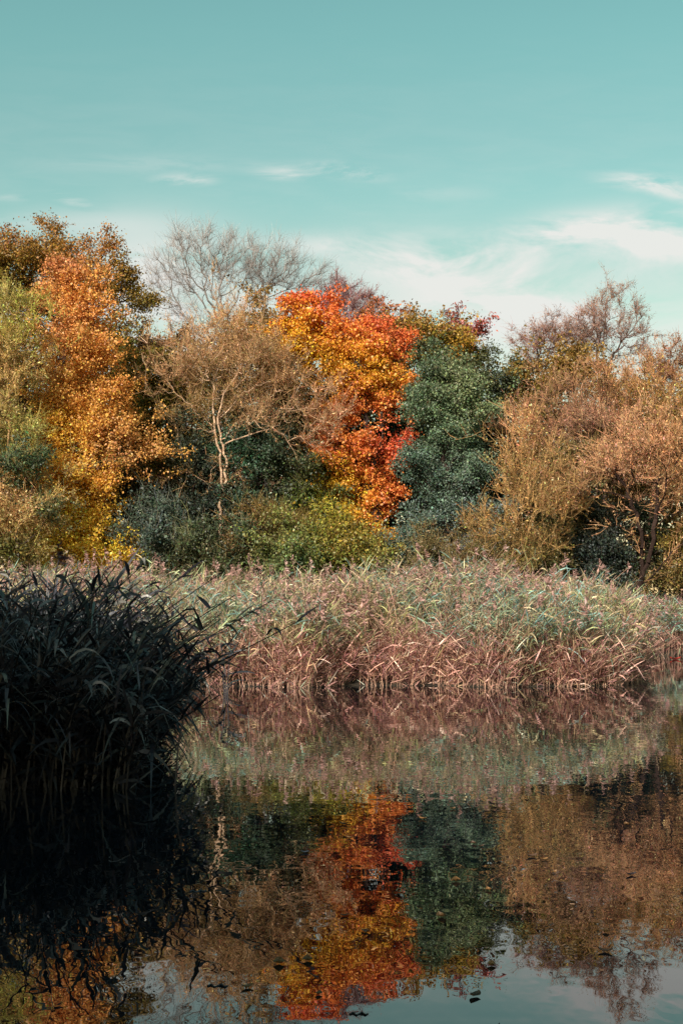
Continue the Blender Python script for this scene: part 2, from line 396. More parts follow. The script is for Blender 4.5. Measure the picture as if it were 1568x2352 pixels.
tree('ash_tree', 'smaller leafless grey tree with fine bare branches just left of and behind the orange maple', 'tree', 70,
     [[(612, 1150), (608, 900), (603, 760), (605, 690)], [(608, 1000), (606, 730), (618, 660), (655, 610), (690, 580)], [(608, 1000), (606, 760), (650, 705), (700, 640), (740, 620)], [(608, 1000), (600, 700), (575, 650), (570, 600)]],
     [(640, 610, 72, 66), (700, 640, 72, 46), (600, 620, 42, 66), (745, 640, 36, 26)], [], ROW, nodes=400, nclump=400, csig=.1, disp=.3, nleaf=0, R=.085, bark=(138, 128, 124),
     twigs=1800, tlen=.8, trad=.0038, tup=.6, bf=.55, shell=.45, tcol=(146, 134, 130), wob=.07, r0=.0065)
tree('birch_tree', 'mauve bare twiggy crown rising just behind the red top of the maple', 'tree', 71,
     [[(800, 1150), (800, 900), (800, 760)]], [(800, 710, 52, 44), (850, 720, 45, 30), (760, 690, 35, 35)], [(800, 700, (150, 100, 100))], ROW, nodes=300, nclump=110, csig=.3, nleaf=900, lsize=.08,
     R=.1, bark=(125, 95, 100), twigs=2300, tlen=.65, trad=.006, tup=.6, tcol=(150, 108, 112))
tree('willow_tree', 'tall sparse willow with thin mauve twigs against the sky, tallest on the right', 'tree', 69,
     [[(1378, 1100), (1376, 900), (1373, 780), (1362, 740), (1370, 690)], [(1378, 1000), (1400, 830), (1440, 770), (1475, 725)], [(1378, 1000), (1374, 800), (1345, 745), (1320, 722)], [(1378, 1000), (1385, 770), (1388, 700)]],
     [(1392, 705, 42, 46), (1455, 745, 48, 36), (1345, 735, 44, 40), (1400, 780, 105, 50), (1490, 780, 30, 30), (1330, 780, 60, 30)],
     [(1388, 690, (160, 100, 70)), (1440, 730, (150, 98, 78)), (1340, 760, (150, 105, 90))], ROW, nodes=420, nclump=420, csig=.1, nleaf=4600, lsize=.1, laspect=.3,
     R=.085, bark=(112, 94, 90), twigs=1900, tlen=.7, trad=.0044, tup=.6, tcol=(160, 128, 124), droop=.25, wob=.06, r0=.0065)
tree('willow_tree', 'low feathery willow with mauve twigs against the sky between dark pine and tallest willow', 'tree', 70,
     [[(1235, 1100), (1235, 930), (1240, 810)], [(1235, 1000), (1260, 800), (1275, 760)]],
     [(1205, 770, 38, 32), (1262, 762, 42, 34), (1230, 800, 65, 30), (1310, 790, 40, 30)], [(1230, 770, (150, 100, 90)), (1280, 750, (160, 105, 80))], ROW, nodes=300, nclump=300, csig=.1, nleaf=3600, lsize=.1, laspect=.3,
     R=.07, bark=(118, 96, 96), twigs=2100, tlen=.65, trad=.0044, tup=.35, tcol=(166, 134, 128), droop=.3)
tree('birch_tree', 'pink brown twiggy crown at the right edge of the picture, topping the wood', 'tree', 66,
     [[(1535, 1150), (1530, 950), (1525, 860)]], [(1530, 840, 45, 50), (1570, 880, 60, 60), (1500, 900, 45, 60), (1620, 850, 50, 60)], [(1530, 840, (178, 118, 90)), (1560, 900, (176, 116, 70)), (1540, 960, (160, 118, 50))],
     ROW, nodes=420, nclump=120, csig=.35, nleaf=6500, lsize=.11, laspect=.4, R=.13, bark=(120, 88, 80), twigs=3400, tlen=.65, trad=.0054, tup=.5, tcol=(165, 118, 104))
tree('beech_tree', 'rust brown rounded crown just right of the maple top, behind it', 'tree', 68,
     [[(905, 1150), (900, 900), (895, 780)]], [(880, 725, 42, 34), (935, 760, 55, 44), (985, 790, 38, 40), (900, 800, 80, 60)], [(880, 720, (170, 90, 50)), (940, 750, (165, 104, 44)), (980, 780, (150, 110, 40)), (900, 700, (160, 80, 60))],
     ROW, nodes=350, nclump=46, csig=.35, nleaf=16000, lsize=.12, lsig=.2, R=.17, bark=DARK)
tree('maple_tree', 'golden green tree between the rust brown crown and the small red one', 'tree', 66,
     [[(1015, 1150), (1015, 950), (1010, 830)]], [(960, 790, 36, 38), (1010, 800, 55, 56), (1055, 830, 40, 60), (1000, 880, 70, 70)], [(960, 770, (150, 125, 40)), (1010, 800, (120, 122, 44)), (1050, 810, (176, 130, 36)), (1040, 850, (205, 130, 34)), (980, 760, (165, 105, 50)), (1000, 880, (110, 115, 45))],
     ROW, nodes=380, nclump=50, csig=.35, nleaf=17000, lsize=.12, lsig=.2, R=.16, bark=DARK)
tree('rowan_tree', 'small tree with clusters of deep pink red leaves at the skyline right of centre', 'tree', 67,
     [[(1078, 1150), (1076, 950), (1072, 800)], [(1078, 1000), (1075, 800), (1100, 770)], [(1078, 1000), (1072, 790), (1048, 738)]], [(1065, 775, 28, 24), (1102, 770, 28, 20), (1045, 738, 14, 8), (1110, 748, 14, 9), (1068, 808, 24, 18)], [(1070, 770, (214, 104, 88)), (1105, 765, (170, 76, 76)), (1060, 810, (220, 130, 66)), (1045, 738, (150, 76, 76))],
     ROW, nodes=110, nclump=34, csig=.2, nleaf=3800, lsize=.14, laspect=.45, lsig=.16, R=.08, bark=DARK)
tree('pine_tree', 'dark green pine crown in layers right of the small red tree', 'tree', 66,
     [[(1135, 1200), (1130, 1000), (1125, 870), (1118, 815)]], [(1105, 805, 34, 12), (1135, 835, 32, 14), (1100, 850, 38, 16), (1150, 880, 48, 18), (1115, 905, 55, 22), (1170, 915, 50, 26), (1130, 950, 60, 30), (1190, 860, 30, 16)],
     [(1110, 810, (88, 92, 44)), (1150, 860, (74, 84, 52)), (1120, 900, (58, 72, 54)), (1180, 930, (66, 72, 48))], ROW, nodes=320, nclump=60, csig=.25, nleaf=15000, lsize=.15, laspect=.28, lsig=.16, R=.16, bark=DARK, mat=M_ever)
tree('alder_tree', 'olive green tree with uneven top behind the tan willow, left of the tallest willow', 'tree', 65,
     [[(1235, 1200), (1230, 1000), (1225, 880)]], [(1195, 835, 34, 30), (1240, 845, 50, 40), (1290, 850, 50, 38), (1220, 910, 80, 60), (1340, 860, 60, 36)], [(1195, 820, (128, 104, 40)), (1240, 830, (150, 108, 46)), (1290, 845, (140, 104, 44)), (1220, 920, (110, 92, 30))],
     ROW, nodes=380, nclump=50, csig=.35, nleaf=17000, lsize=.12, lsig=.2, R=.16, bark=DARK)
tree('hornbeam_tree', 'brown olive rounded crown between the tan willow and the maple top', 'tree', 66,
     [[(600, 1200), (600, 950), (598, 800)]], [(595, 720, 40, 34), (620, 760, 44, 50), (570, 780, 60, 50), (640, 830, 60, 60)], [(590, 710, (140, 100, 50)), (620, 740, (150, 108, 56)), (600, 800, (130, 100, 44))],
     ROW, nodes=300, nclump=40, csig=.35, nleaf=13000, lsize=.12, lsig=.2, R=.15, bark=DARK)
tree('rowan_tree', 'small dusty pink crown in the gap between the oak and the large bare tree', 'tree', 68,
     [[(305, 1200), (305, 950), (302, 820)]], [(302, 752, 20, 20), (330, 790, 40, 28), (360, 810, 40, 28), (310, 820, 44, 40), (400, 800, 40, 40)], [(302, 750, (192, 120, 110)), (340, 790, (180, 122, 86)), (370, 810, (172, 116, 74))],
     ROW, nodes=260, nclump=60, csig=.3, nleaf=8000, lsize=.11, lsig=.18, R=.11, bark=(110, 80, 74))
tree('lime_tree', 'olive green tree between the golden orange tree and the tan willow', 'tree', 62,
     [[(300, 1200), (300, 1050), (290, 900)]], [(245, 775, 36, 36), (265, 850, 56, 66), (320, 910, 66, 60), (380, 940, 60, 50), (300, 1000, 90, 60), (400, 1010, 50, 50)],
     [(245, 760, (112, 98, 26)), (250, 800, (140, 116, 26)), (300, 860, (144, 116, 44)), (330, 940, (134, 112, 28)), (390, 960, (126, 108, 30)), (300, 1010, (134, 108, 34))],
     ROW, nodes=560, nclump=64, csig=.38, nleaf=28000, lsize=.115, lsig=.2, R=.18, bark=DARK)

# --- middle row
tree('maple_tree', 'large maple glowing scarlet, orange and gold in the middle of the wood', 'tree', 60,
     [[(860, 1290), (862, 1150), (850, 1000), (820, 880), (790, 800), (760, 730)], [(862, 1150), (880, 1000), (880, 880), (880, 800)], [(862, 1150), (820, 1120), (770, 1100)], [(860, 1220), (880, 1100), (900, 1050)]],
     [(705, 705, 66, 46), (668, 745, 40, 46), (672, 800, 42, 40), (730, 850, 50, 34), (745, 1140, 44, 26), (730, 1190, 50, 28), (800, 1100, 50, 28), (815, 930, 60, 30), (800, 1050, 56, 26), (850, 1150, 66, 34), (770, 1170, 60, 34), (830, 1240, 70, 28), (905, 1130, 30, 40), (700, 770, 68, 62), (760, 760, 55, 46), (800, 800, 80, 62), (880, 780, 56, 66), (865, 850, 72, 48), (770, 840, 72, 34), (850, 740, 46, 32),
      (900, 925, 40, 46), (850, 905, 50, 26), (840, 945, 34, 30), (748, 1005, 36, 22), (775, 985, 34, 20), (905, 985, 30, 24), (868, 1045, 44, 34), (905, 1030, 26, 30), (850, 1085, 50, 20), (880, 1120, 40, 22),
      (782, 1135, 40, 26), (830, 1165, 55, 26), (885, 1175, 44, 20), (800, 1195, 46, 22), (780, 1220, 48, 18), (880, 1225, 34, 24), (870, 1262, 34, 18), (760, 1160, 24, 20)],
     [(700, 670, (226, 72, 44)), (650, 690, (222, 92, 40)), (740, 700, (232, 88, 40)), (690, 730, (240, 146, 26)), (660, 740, (232, 140, 26)), (655, 780, (220, 160, 22)), (700, 790, (212, 154, 20)), (730, 760, (240, 150, 30)), (740, 1140, (214, 184, 34)), (730, 1190, (196, 184, 40)), (760, 750, (236, 100, 56)), (790, 770, (238, 134, 50)), (860, 740, (224, 92, 66)),
      (910, 790, (238, 106, 56)), (860, 790, (236, 128, 46)), (830, 840, (234, 150, 24)), (890, 860, (226, 154, 28)), (740, 840, (190, 136, 16)), (930, 800, (236, 96, 56)), (850, 885, (220, 158, 30)), (810, 820, (238, 152, 30)), (870, 830, (238, 150, 34)), (870, 870, (230, 158, 26)),
      (900, 930, (242, 116, 62)), (830, 915, (234, 106, 72)), (850, 950, (238, 128, 62)), (750, 1005, (236, 104, 62)), (780, 985, (236, 130, 44)), (868, 1045, (238, 106, 60)), (910, 1010, (206, 66, 52)), (880, 1110, (240, 128, 56)),
      (780, 1130, (240, 176, 26)), (830, 1165, (238, 148, 44)), (890, 1180, (220, 90, 60)), (790, 1200, (236, 180, 30)), (770, 1230, (222, 188, 34)), (880, 1230, (234, 158, 38)), (870, 1270, (220, 158, 40))],
     ROW, nodes=1600, nclump=150, csig=.27, nleaf=125000, lsize=.092, laspect=.85, lsig=.15, R=.2, bark=DARK, jit=.24, wob=.08, disp=.45)
tree('beech_tree', 'golden orange leafy tree reaching from skyline to reeds near the left edge', 'tree', 57,
     [[(150, 1300), (138, 1150), (142, 1000), (165, 880), (175, 760)], [(150, 1250), (190, 1100), (220, 1000)], [(145, 1200), (110, 1080), (115, 980)]],
     [(170, 640, 60, 60), (175, 720, 66, 56), (170, 790, 66, 50), (150, 860, 56, 50), (205, 860, 60, 50), (215, 940, 86, 60), (140, 950, 50, 50), (250, 1000, 80, 50), (120, 1030, 76, 50), (90, 1090, 50, 50), (180, 1090, 96, 60), (300, 1030, 40, 40),
      (225, 1150, 70, 50), (130, 1120, 60, 50), (190, 1210, 90, 50), (270, 1130, 34, 34), (150, 1170, 60, 40), (250, 1260, 70, 36), (310, 1270, 26, 18), (150, 1260, 70, 34), (200, 1290, 60, 20), (60, 1240, 40, 30)],
     [(170, 600, (182, 108, 70)), (180, 700, (206, 124, 62)), (190, 680, (220, 138, 62)), (150, 760, (200, 120, 66)), (190, 850, (222, 142, 66)), (150, 900, (206, 140, 70)), (250, 950, (206, 140, 60)), (250, 900, (200, 120, 56)), (130, 1000, (234, 164, 46)), (180, 1010, (226, 158, 56)),
      (260, 1020, (196, 126, 78)), (80, 1080, (236, 170, 50)), (180, 1100, (230, 160, 54)), (140, 1140, (232, 168, 66)), (240, 1150, (230, 156, 54)), (180, 1190, (236, 178, 50)), (220, 1240, (242, 180, 60)), (160, 1260, (236, 182, 40)), (290, 1260, (246, 188, 44)), (230, 1290, (244, 170, 60)), (310, 1060, (190, 120, 66))],
     ROW, nodes=1600, nclump=190, csig=.42, nleaf=130000, lsize=.082, laspect=.85, lsig=.18, R=.2, bark=(110, 70, 50), jit=.22, wob=.08, disp=.8, leafgain=1.2)
tree('holly_tree', 'tall dense blue green evergreen tree beside the right edge of the maple', 'tree', 58,
     [[(1020, 1290), (1025, 1150), (1020, 1000), (1000, 860)]],
     [(962, 790, 22, 24), (972, 840, 34, 34), (1030, 870, 50, 40), (965, 900, 40, 30), (1000, 940, 74, 40), (1085, 950, 40, 36), (990, 1010, 66, 34), (1080, 1020, 62, 34), (960, 1070, 40, 36), (1040, 1080, 80, 34), (1110, 1100, 40, 40), (970, 1150, 60, 30), (1060, 1160, 80, 34), (1000, 1210, 80, 30), (1090, 1220, 50, 30), (940, 1240, 60, 30), (1060, 1265, 66, 26), (970, 1280, 70, 24)],
     [(960, 790, (76, 98, 72)), (970, 850, (84, 108, 86)), (1030, 860, (130, 146, 108)), (1080, 930, (136, 156, 116)), (1000, 960, (112, 142, 112)), (1060, 1040, (112, 140, 120)), (960, 1080, (92, 120, 110)), (1030, 1140, (104, 130, 118)), (1080, 1190, (110, 130, 128)), (980, 1220, (98, 124, 116)), (1060, 1250, (106, 122, 134))],
     ROW, nodes=1100, nclump=80, csig=.3, nleaf=95000, lsize=.085, laspect=.6, lsig=.17, R=.2, bark=DARK, mat=M_ever, jit=.3, disp=.7)
TAN = 'tan twiggy willows'
tree('willow_tree', 'pale barked willow with slender trunk and tan twiggy crown left of the maple', 'tree', 58,
     [[(506, 1270), (508, 1200), (512, 1120), (505, 1050), (494, 990), (490, 920), (492, 870)], [(510, 1120), (520, 1050), (508, 1000), (500, 960), (515, 900), (545, 860)], [(494, 1000), (478, 960), (450, 915), (430, 895)],
      [(508, 1010), (550, 965), (610, 955), (660, 945), (720, 940)], [(505, 960), (560, 900), (610, 880), (650, 850)], [(492, 980), (440, 930), (400, 900), (370, 890)], [(514, 1070), (530, 1045), (548, 1080), (566, 1128)], [(512, 1100), (524, 1112), (538, 1090), (556, 1060)], [(508, 1045), (485, 1080), (480, 1120), (470, 1135)],
      [(512, 1140), (470, 1105), (430, 1080), (395, 1090), (370, 1110)], [(511, 1215), (540, 1205), (566, 1220)], [(430, 1080), (418, 1120), (412, 1150)]],
     [(480, 800, 85, 75), (550, 770, 75, 62), (420, 850, 62, 66), (600, 830, 80, 66), (680, 880, 70, 46), (730, 930, 66, 44), (640, 930, 90, 42), (500, 870, 120, 60), (380, 850, 46, 50), (520, 720, 40, 26), (740, 970, 50, 22), (420, 940, 70, 30), (440, 990, 40, 24), (570, 1000, 50, 24)],
     [(480, 780, (196, 146, 98)), (560, 740, (202, 144, 96)), (420, 830, (180, 132, 90)), (600, 830, (188, 142, 96)), (690, 880, (204, 146, 100)), (740, 930, (212, 152, 116)), (500, 880, (156, 124, 72)), (640, 930, (180, 136, 96)), (430, 940, (140, 112, 56))],
     ROW, nodes=900, nclump=200, csig=.45, nleaf=17000, lsize=.085, laspect=.4, leafgain=.85, R=.06, jit=.42, bark=PALE, twigs=6000, tlen=.62, trad=.0052, tup=.45, tcol=(192, 150, 116), wob=.025, bf=.25, r0=.0065, tspread=.62)
tree('willow_tree', 'broad tan and ochre twiggy willow filling the right side of the wood', 'tree', 60,
     [[(1370, 1300), (1372, 1180), (1368, 1080), (1350, 960), (1330, 880)], [(1370, 1180), (1420, 1000), (1460, 900)], [(1368, 1150), (1290, 980), (1250, 900)], [(1366, 1080), (1390, 980), (1400, 900), (1395, 850)], [(1480, 1300), (1500, 1150), (1510, 1000), (1500, 900)], [(1372, 1200), (1320, 1080), (1270, 1040)]],
     [(1300, 900, 90, 60), (1390, 880, 90, 50), (1470, 920, 80, 60), (1260, 960, 70, 50), (1350, 980, 120, 66), (1470, 1010, 100, 70), (1230, 1000, 50, 44), (1560, 960, 70, 80), (1400, 1080, 110, 60), (1540, 1080, 90, 80)],
     [(1300, 880, (176, 122, 86)), (1400, 860, (190, 126, 82)), (1470, 910, (206, 144, 84)), (1470, 980, (208, 142, 104)), (1350, 960, (182, 126, 102)), (1240, 960, (182, 110, 78)), (1300, 1020, (160, 110, 88)), (1400, 1060, (200, 138, 112)), (1550, 950, (176, 134, 66)), (1550, 1080, (204, 150, 104)), (1280, 900, (140, 114, 70))],
     ROW, nodes=950, nclump=130, csig=.42, leafgain=.85, nleaf=23000, lsize=.085, laspect=.36, R=.12, jit=.5, tjit=.6, bark=(78, 58, 48), twigs=5200, tlen=.72, trad=.005, tup=.65, tcol=(180, 130, 110), bf=.25, r0=.0065, tspread=.62)
tree('willow_tree', 'upright many stemmed willow with thin tan stems right of the blue green evergreen', 'tree', 55,
     [[(1170, 1310), (1185, 1200), (1200, 1080), (1205, 1000)], [(1180, 1310), (1225, 1180), (1250, 1080), (1260, 1020)], [(1165, 1310), (1160, 1200), (1165, 1110)], [(1190, 1310), (1260, 1230), (1300, 1160)], [(1185, 1310), (1200, 1150), (1225, 1020)], [(1175, 1310), (1130, 1240), (1115, 1180)]],
     [(1200, 1020, 44, 56), (1170, 1100, 50, 60), (1245, 1080, 56, 66), (1200, 1180, 80, 66), (1270, 1200, 66, 50), (1150, 1240, 50, 40), (1230, 1270, 90, 36), (1300, 1130, 44, 50)],
     [(1200, 1000, (200, 136, 92)), (1170, 1100, (166, 128, 74)), (1245, 1080, (160, 122, 78)), (1200, 1180, (176, 128, 80)), (1280, 1200, (170, 128, 76)), (1150, 1240, (140, 112, 60)), (1240, 1270, (128, 106, 54))],
     ROW, nodes=560, nclump=90, csig=.4, nleaf=11000, lsize=.09, laspect=.4, R=.05, jit=.5, tjit=.5, bark=(168, 134, 92), twigs=2600, tlen=.8, trad=.0052, tup=.7, tcol=(176, 134, 94), bf=.3, r0=.0065)
tree('willow_tree', 'dark forked leaning tree with open black limbs standing behind the reeds at right', 'tree', 54,
     [[(1462, 1355), (1474, 1310), (1476, 1250), (1462, 1180), (1440, 1120), (1410, 1085), (1380, 1060)], [(1466, 1350), (1495, 1260), (1505, 1180), (1508, 1110), (1515, 1040)], [(1470, 1345), (1510, 1310), (1550, 1260), (1590, 1220), (1630, 1180)],
      [(1478, 1320), (1530, 1300), (1580, 1285)], [(1500, 1215), (1530, 1185), (1575, 1170)], [(1462, 1190), (1500, 1140), (1530, 1110)], [(1474, 1280), (1450, 1225), (1410, 1205), (1370, 1215)], [(1455, 1180), (1420, 1172), (1390, 1160)], [(1380, 1060), (1350, 1010), (1335, 960)], [(1515, 1040), (1520, 980), (1540, 930)]],
     [(1390, 1050, 60, 46), (1450, 1060, 66, 46), (1520, 1050, 66, 56), (1480, 1000, 80, 44), (1580, 1090, 60, 50), (1350, 1090, 40, 34), (1640, 1150, 50, 50)],
     [(1390, 1060, (192, 130, 98)), (1460, 1080, (204, 138, 104)), (1530, 1080, (198, 134, 92)), (1580, 1150, (186, 128, 88)), (1350, 1110, (164, 116, 80))],
     ROW, nodes=700, nclump=160, csig=.4, nleaf=16000, lsize=.09, laspect=.4, R=.125, jit=.42, bark=(50, 38, 34), twigs=3600, tlen=.62, trad=.0056, tup=.4, tcol=(204, 158, 120), bf=.3, r0=.0065)
tree('willow_tree', 'olive and straw coloured willow with long pale twigs at the left picture edge', 'tree', 54,
     [[(20, 1320), (15, 1150), (20, 1000), (30, 850), (40, 760)], [(20, 1250), (60, 1100), (70, 980)], [(15, 1250), (-50, 1100), (-60, 900)], [(20, 1200), (-20, 1000), (-10, 800)]],
     [(15, 700, 26, 34), (30, 760, 36, 50), (25, 850, 50, 60), (35, 930, 44, 60), (-40, 800, 80, 90), (20, 1010, 62, 44), (-60, 980, 80, 90), (-40, 1150, 90, 90), (40, 1130, 60, 46), (50, 1200, 70, 50), (30, 1270, 90, 36)],
     [(15, 690, (140, 128, 66)), (60, 750, (140, 136, 40)), (30, 820, (176, 140, 84)), (40, 900, (176, 142, 90)), (70, 930, (130, 126, 60)), (20, 980, (166, 136, 80)), (40, 1010, (120, 134, 60)), (30, 1130, (206, 150, 104)), (60, 1200, (182, 146, 96)), (90, 1240, (150, 132, 74)), (20, 1270, (170, 140, 84)), (40, 1290, (150, 128, 60))],
     ROW, nodes=1200, nclump=200, csig=.42, nleaf=46000, lsize=.09, laspect=.4, R=.07, jit=.42, leafgain=1.35, bark=(150, 118, 84), twigs=8500, tlen=.75, trad=.0054, tup=.35, tcol=(198, 160, 106), bf=.3, r0=.0065)

tree('hornbeam_tree', 'olive brown tree showing through the thin crown of the broad tan willow', 'tree', 64,
     [[(1400, 1250), (1400, 1100), (1405, 950)]], [(1330, 930, 80, 60), (1440, 930, 90, 60), (1400, 1020, 120, 70), (1520, 980, 90, 80), (1280, 1010, 60, 60), (1540, 1100, 90, 90), (1400, 1120, 110, 60), (1260, 1100, 70, 70), (1640, 1000, 80, 120), (1260, 1200, 80, 60)],
     [(1330, 920, (128, 96, 40)), (1450, 920, (150, 112, 44)), (1500, 1000, (140, 106, 36)), (1400, 1100, (124, 92, 46)), (1270, 1020, (120, 78, 44)), (1540, 1100, (140, 104, 44)), (1260, 1200, (96, 84, 44))],
     ROW, nodes=900, nclump=130, csig=.5, nleaf=50000, lsize=.1, lsig=.28, R=.18, bark=DARK)
tree('hornbeam_tree', 'brown tree behind the gaps between the layered lower branches of the maple', 'tree', 66,
     [[(830, 1250), (830, 1100), (828, 900)]], [(780, 880, 90, 60), (860, 900, 90, 60), (820, 980, 110, 60), (760, 1040, 90, 60), (880, 1060, 80, 80), (700, 930, 60, 60)],
     [(780, 880, (120, 86, 44)), (860, 900, (126, 80, 40)), (800, 1040, (84, 74, 42))], ROW, nodes=600, nclump=90, csig=.5, nleaf=30000, lsize=.11, lsig=.28, R=.16, bark=DARK)
tree('holly_tree', 'near black evergreen right behind the tall blue green one', 'tree', 64,
     [[(1010, 1250), (1010, 1100), (1012, 950)]], [(1000, 900, 60, 50), (960, 980, 60, 60), (1050, 980, 70, 60), (1000, 1070, 100, 60), (940, 1120, 60, 60), (1090, 1100, 60, 80), (1000, 1180, 110, 60)],
     [(1000, 900, (80, 92, 60)), (1000, 1100, (66, 80, 66))], ROW, nodes=600, nclump=90, csig=.5, nleaf=36000, lsize=.12, lsig=.28, R=.16, bark=DARK, mat=M_ever)
tree('beech_tree', 'rust brown tree behind the golden orange tree, under the oak', 'tree', 70,
     [[(60, 1250), (60, 1100), (62, 900)]], [(0, 800, 110, 80), (130, 820, 110, 80), (60, 900, 140, 80), (220, 880, 70, 80), (-80, 880, 100, 120), (60, 1020, 180, 80)],
     [(0, 800, (130, 92, 44)), (130, 820, (140, 88, 46)), (220, 880, (110, 92, 36)), (60, 1000, (110, 80, 44))], ROW, nodes=700, nclump=110, csig=.5, nleaf=42000, lsize=.12, lsig=.3, R=.18, bark=DARK)
tree('alder_tree', 'olive and rust tree filling the wood behind the crown of the pale barked willow', 'tree', 63,
     [[(540, 1250), (540, 1100), (535, 900)]], [(450, 830, 80, 50), (560, 820, 90, 60), (480, 920, 100, 50), (640, 880, 80, 60), (560, 960, 120, 40), (680, 960, 60, 40), (390, 900, 50, 50)],
     [(450, 830, (130, 96, 56)), (560, 820, (140, 104, 56)), (480, 920, (112, 96, 40)), (640, 880, (132, 104, 48)), (680, 960, (120, 96, 46)), (560, 970, (96, 90, 42))],
     ROW, nodes=600, nclump=90, csig=.5, nleaf=32000, lsize=.1, lsig=.28, R=.16, bark=DARK)

# --- understorey shrubs
UND = 'shrubs under the woodland trees'
def shrub(name, label, d, X, blobs, anchors, n=16000, mat=None, size=.10, asp=.6, jit=.36, sig=.18, nodes=None, cs=.32, bark=DARK):
    nodes = nodes or max(120, n//45)
    return tree(name, label, 'shrub', d, [[(X, 1325), (X+5, 1250)], [(X-6, 1325), (X-40, 1240)], [(X+5, 1325), (X+40, 1245)]], blobs, anchors, UND, nodes=nodes, nclump=max(14, nodes//9), csig=cs, nleaf=n, lsize=size,
                laspect=asp, lsig=sig, R=.04, twigs=500, tlen=.9, trad=.005, tcol=(150, 118, 82), inplace=True, bark=bark, mat=mat or M_ever, jit=jit, bf=.25)
shrub('holly_bush', 'dark teal holly bush behind the foot of the pale willow trunk', 59, 480, [(440, 960, 60, 40), (440, 1040, 66, 60), (480, 1130, 66, 60), (400, 1130, 60, 56), (430, 1060, 50, 50), (460, 1200, 80, 46)],
      [(440, 950, (70, 92, 72)), (440, 1050, (84, 102, 86)), (400, 1130, (62, 80, 74)), (480, 1130, (72, 92, 84)), (400, 1090, (100, 98, 52))], 26000)
shrub('holly_bush', 'green evergreen bush right of the pale willow trunk, below its crown', 59, 610, [(590, 1010, 66, 34), (640, 1040, 70, 40), (580, 1080, 60, 44), (650, 1110, 80, 46), (600, 1160, 90, 34), (700, 1150, 50, 40), (540, 1030, 30, 40), (745, 1055, 40, 36)],
      [(600, 1010, (80, 112, 92)), (650, 1030, (88, 108, 88)), (560, 1070, (80, 134, 106)), (640, 1110, (104, 122, 96)), (700, 1100, (112, 118, 70)), (700, 1160, (124, 146, 50)), (560, 1160, (66, 90, 68))], 32000)
shrub('bramble_bush', 'blue grey bramble bush low down just above the reeds, left of the pale trunk', 56, 400, [(370, 1215, 50, 36), (420, 1250, 60, 40), (350, 1270, 50, 34), (400, 1300, 70, 26)],
      [(390, 1210, (104, 130, 124)), (360, 1240, (92, 116, 110)), (430, 1260, (100, 104, 62)), (380, 1290, (96, 112, 84)), (450, 1290, (104, 112, 70))], 15000)
shrub('bramble_bush', 'mixed green bush at the very foot of the pale willow trunk', 55.5, 500, [(455, 1240, 36, 40), (500, 1295, 60, 24), (555, 1250, 34, 40), (470, 1300, 40, 24)],
      [(470, 1210, (98, 118, 88)), (500, 1280, (110, 124, 80)), (540, 1230, (96, 118, 90)), (470, 1310, (88, 92, 60))], 14000)
shrub('elder_bush', 'brown withered bush with drooping stems below the green evergreen bush', 55.5, 590, [(580, 1200, 44, 36), (600, 1240, 50, 40), (640, 1210, 30, 30)],
      [(580, 1200, (124, 96, 52)), (600, 1250, (112, 80, 52)), (640, 1210, (130, 110, 50))], 9000, mat=M_leaf, asp=.4)
shrub('elder_bush', 'yellow green bush among the reeds below the lowest golden maple leaves', 55.5, 720, [(650, 1255, 55, 38), (720, 1245, 60, 40), (690, 1290, 90, 26), (780, 1270, 66, 38), (830, 1290, 66, 28), (730, 1190, 40, 30), (620, 1300, 40, 22)],
      [(640, 1230, (134, 128, 62)), (640, 1280, (108, 112, 70)), (700, 1210, (110, 118, 60)), (740, 1180, (172, 152, 44)), (740, 1260, (112, 110, 48)), (790, 1250, (160, 122, 40)), (800, 1290, (138, 140, 60)), (860, 1290, (140, 128, 60)), (690, 1300, (106, 128, 78))], 30000, mat=M_leaf)
shrub('holly_bush', 'near black evergreen bush low between the golden orange tree and the pale trunk', 60, 330, [(330, 1150, 60, 50), (330, 1220, 60, 50), (300, 1100, 50, 50), (350, 1270, 60, 44)],
      [(330, 1150, (58, 70, 60)), (330, 1220, (52, 66, 60)), (340, 1090, (110, 90, 44))], 17000)
shrub('holly_bush', 'dark evergreen bush behind the forked leaning tree at right', 57, 1410, [(1390, 1170, 50, 40), (1400, 1230, 60, 46), (1370, 1280, 50, 46), (1430, 1290, 60, 40), (1500, 1230, 60, 50), (1520, 1290, 66, 36)],
      [(1390, 1170, (70, 86, 78)), (1400, 1230, (78, 94, 88)), (1370, 1290, (76, 96, 96)), (1440, 1290, (86, 104, 96)), (1510, 1240, (106, 124, 92)), (1530, 1290, (118, 112, 66))], 24000)
shrub('alder_bush', 'greenish brown bush in the middle of the tan willow stems at right', 58, 1310, [(1320, 1140, 60, 46), (1290, 1100, 50, 40), (1340, 1090, 50, 50), (1320, 1220, 70, 50), (1280, 1270, 80, 40), (1330, 1050, 60, 50)],
      [(1320, 1120, (104, 112, 76)), (1290, 1090, (130, 104, 62)), (1340, 1200, (116, 108, 62)), (1280, 1270, (108, 98, 52)), (1350, 1080, (130, 100, 60))], 20000, mat=M_leaf)
shrub('elder_bush', 'olive brown bush at the reeds, below the blue green evergreen', 55, 1060, [(960, 1290, 60, 20), (1040, 1300, 70, 20), (1130, 1290, 60, 30), (1110, 1250, 40, 40)],
      [(960, 1290, (118, 104, 66)), (1060, 1300, (122, 98, 62)), (1130, 1280, (126, 108, 58))], 12000, mat=M_leaf, asp=.4)
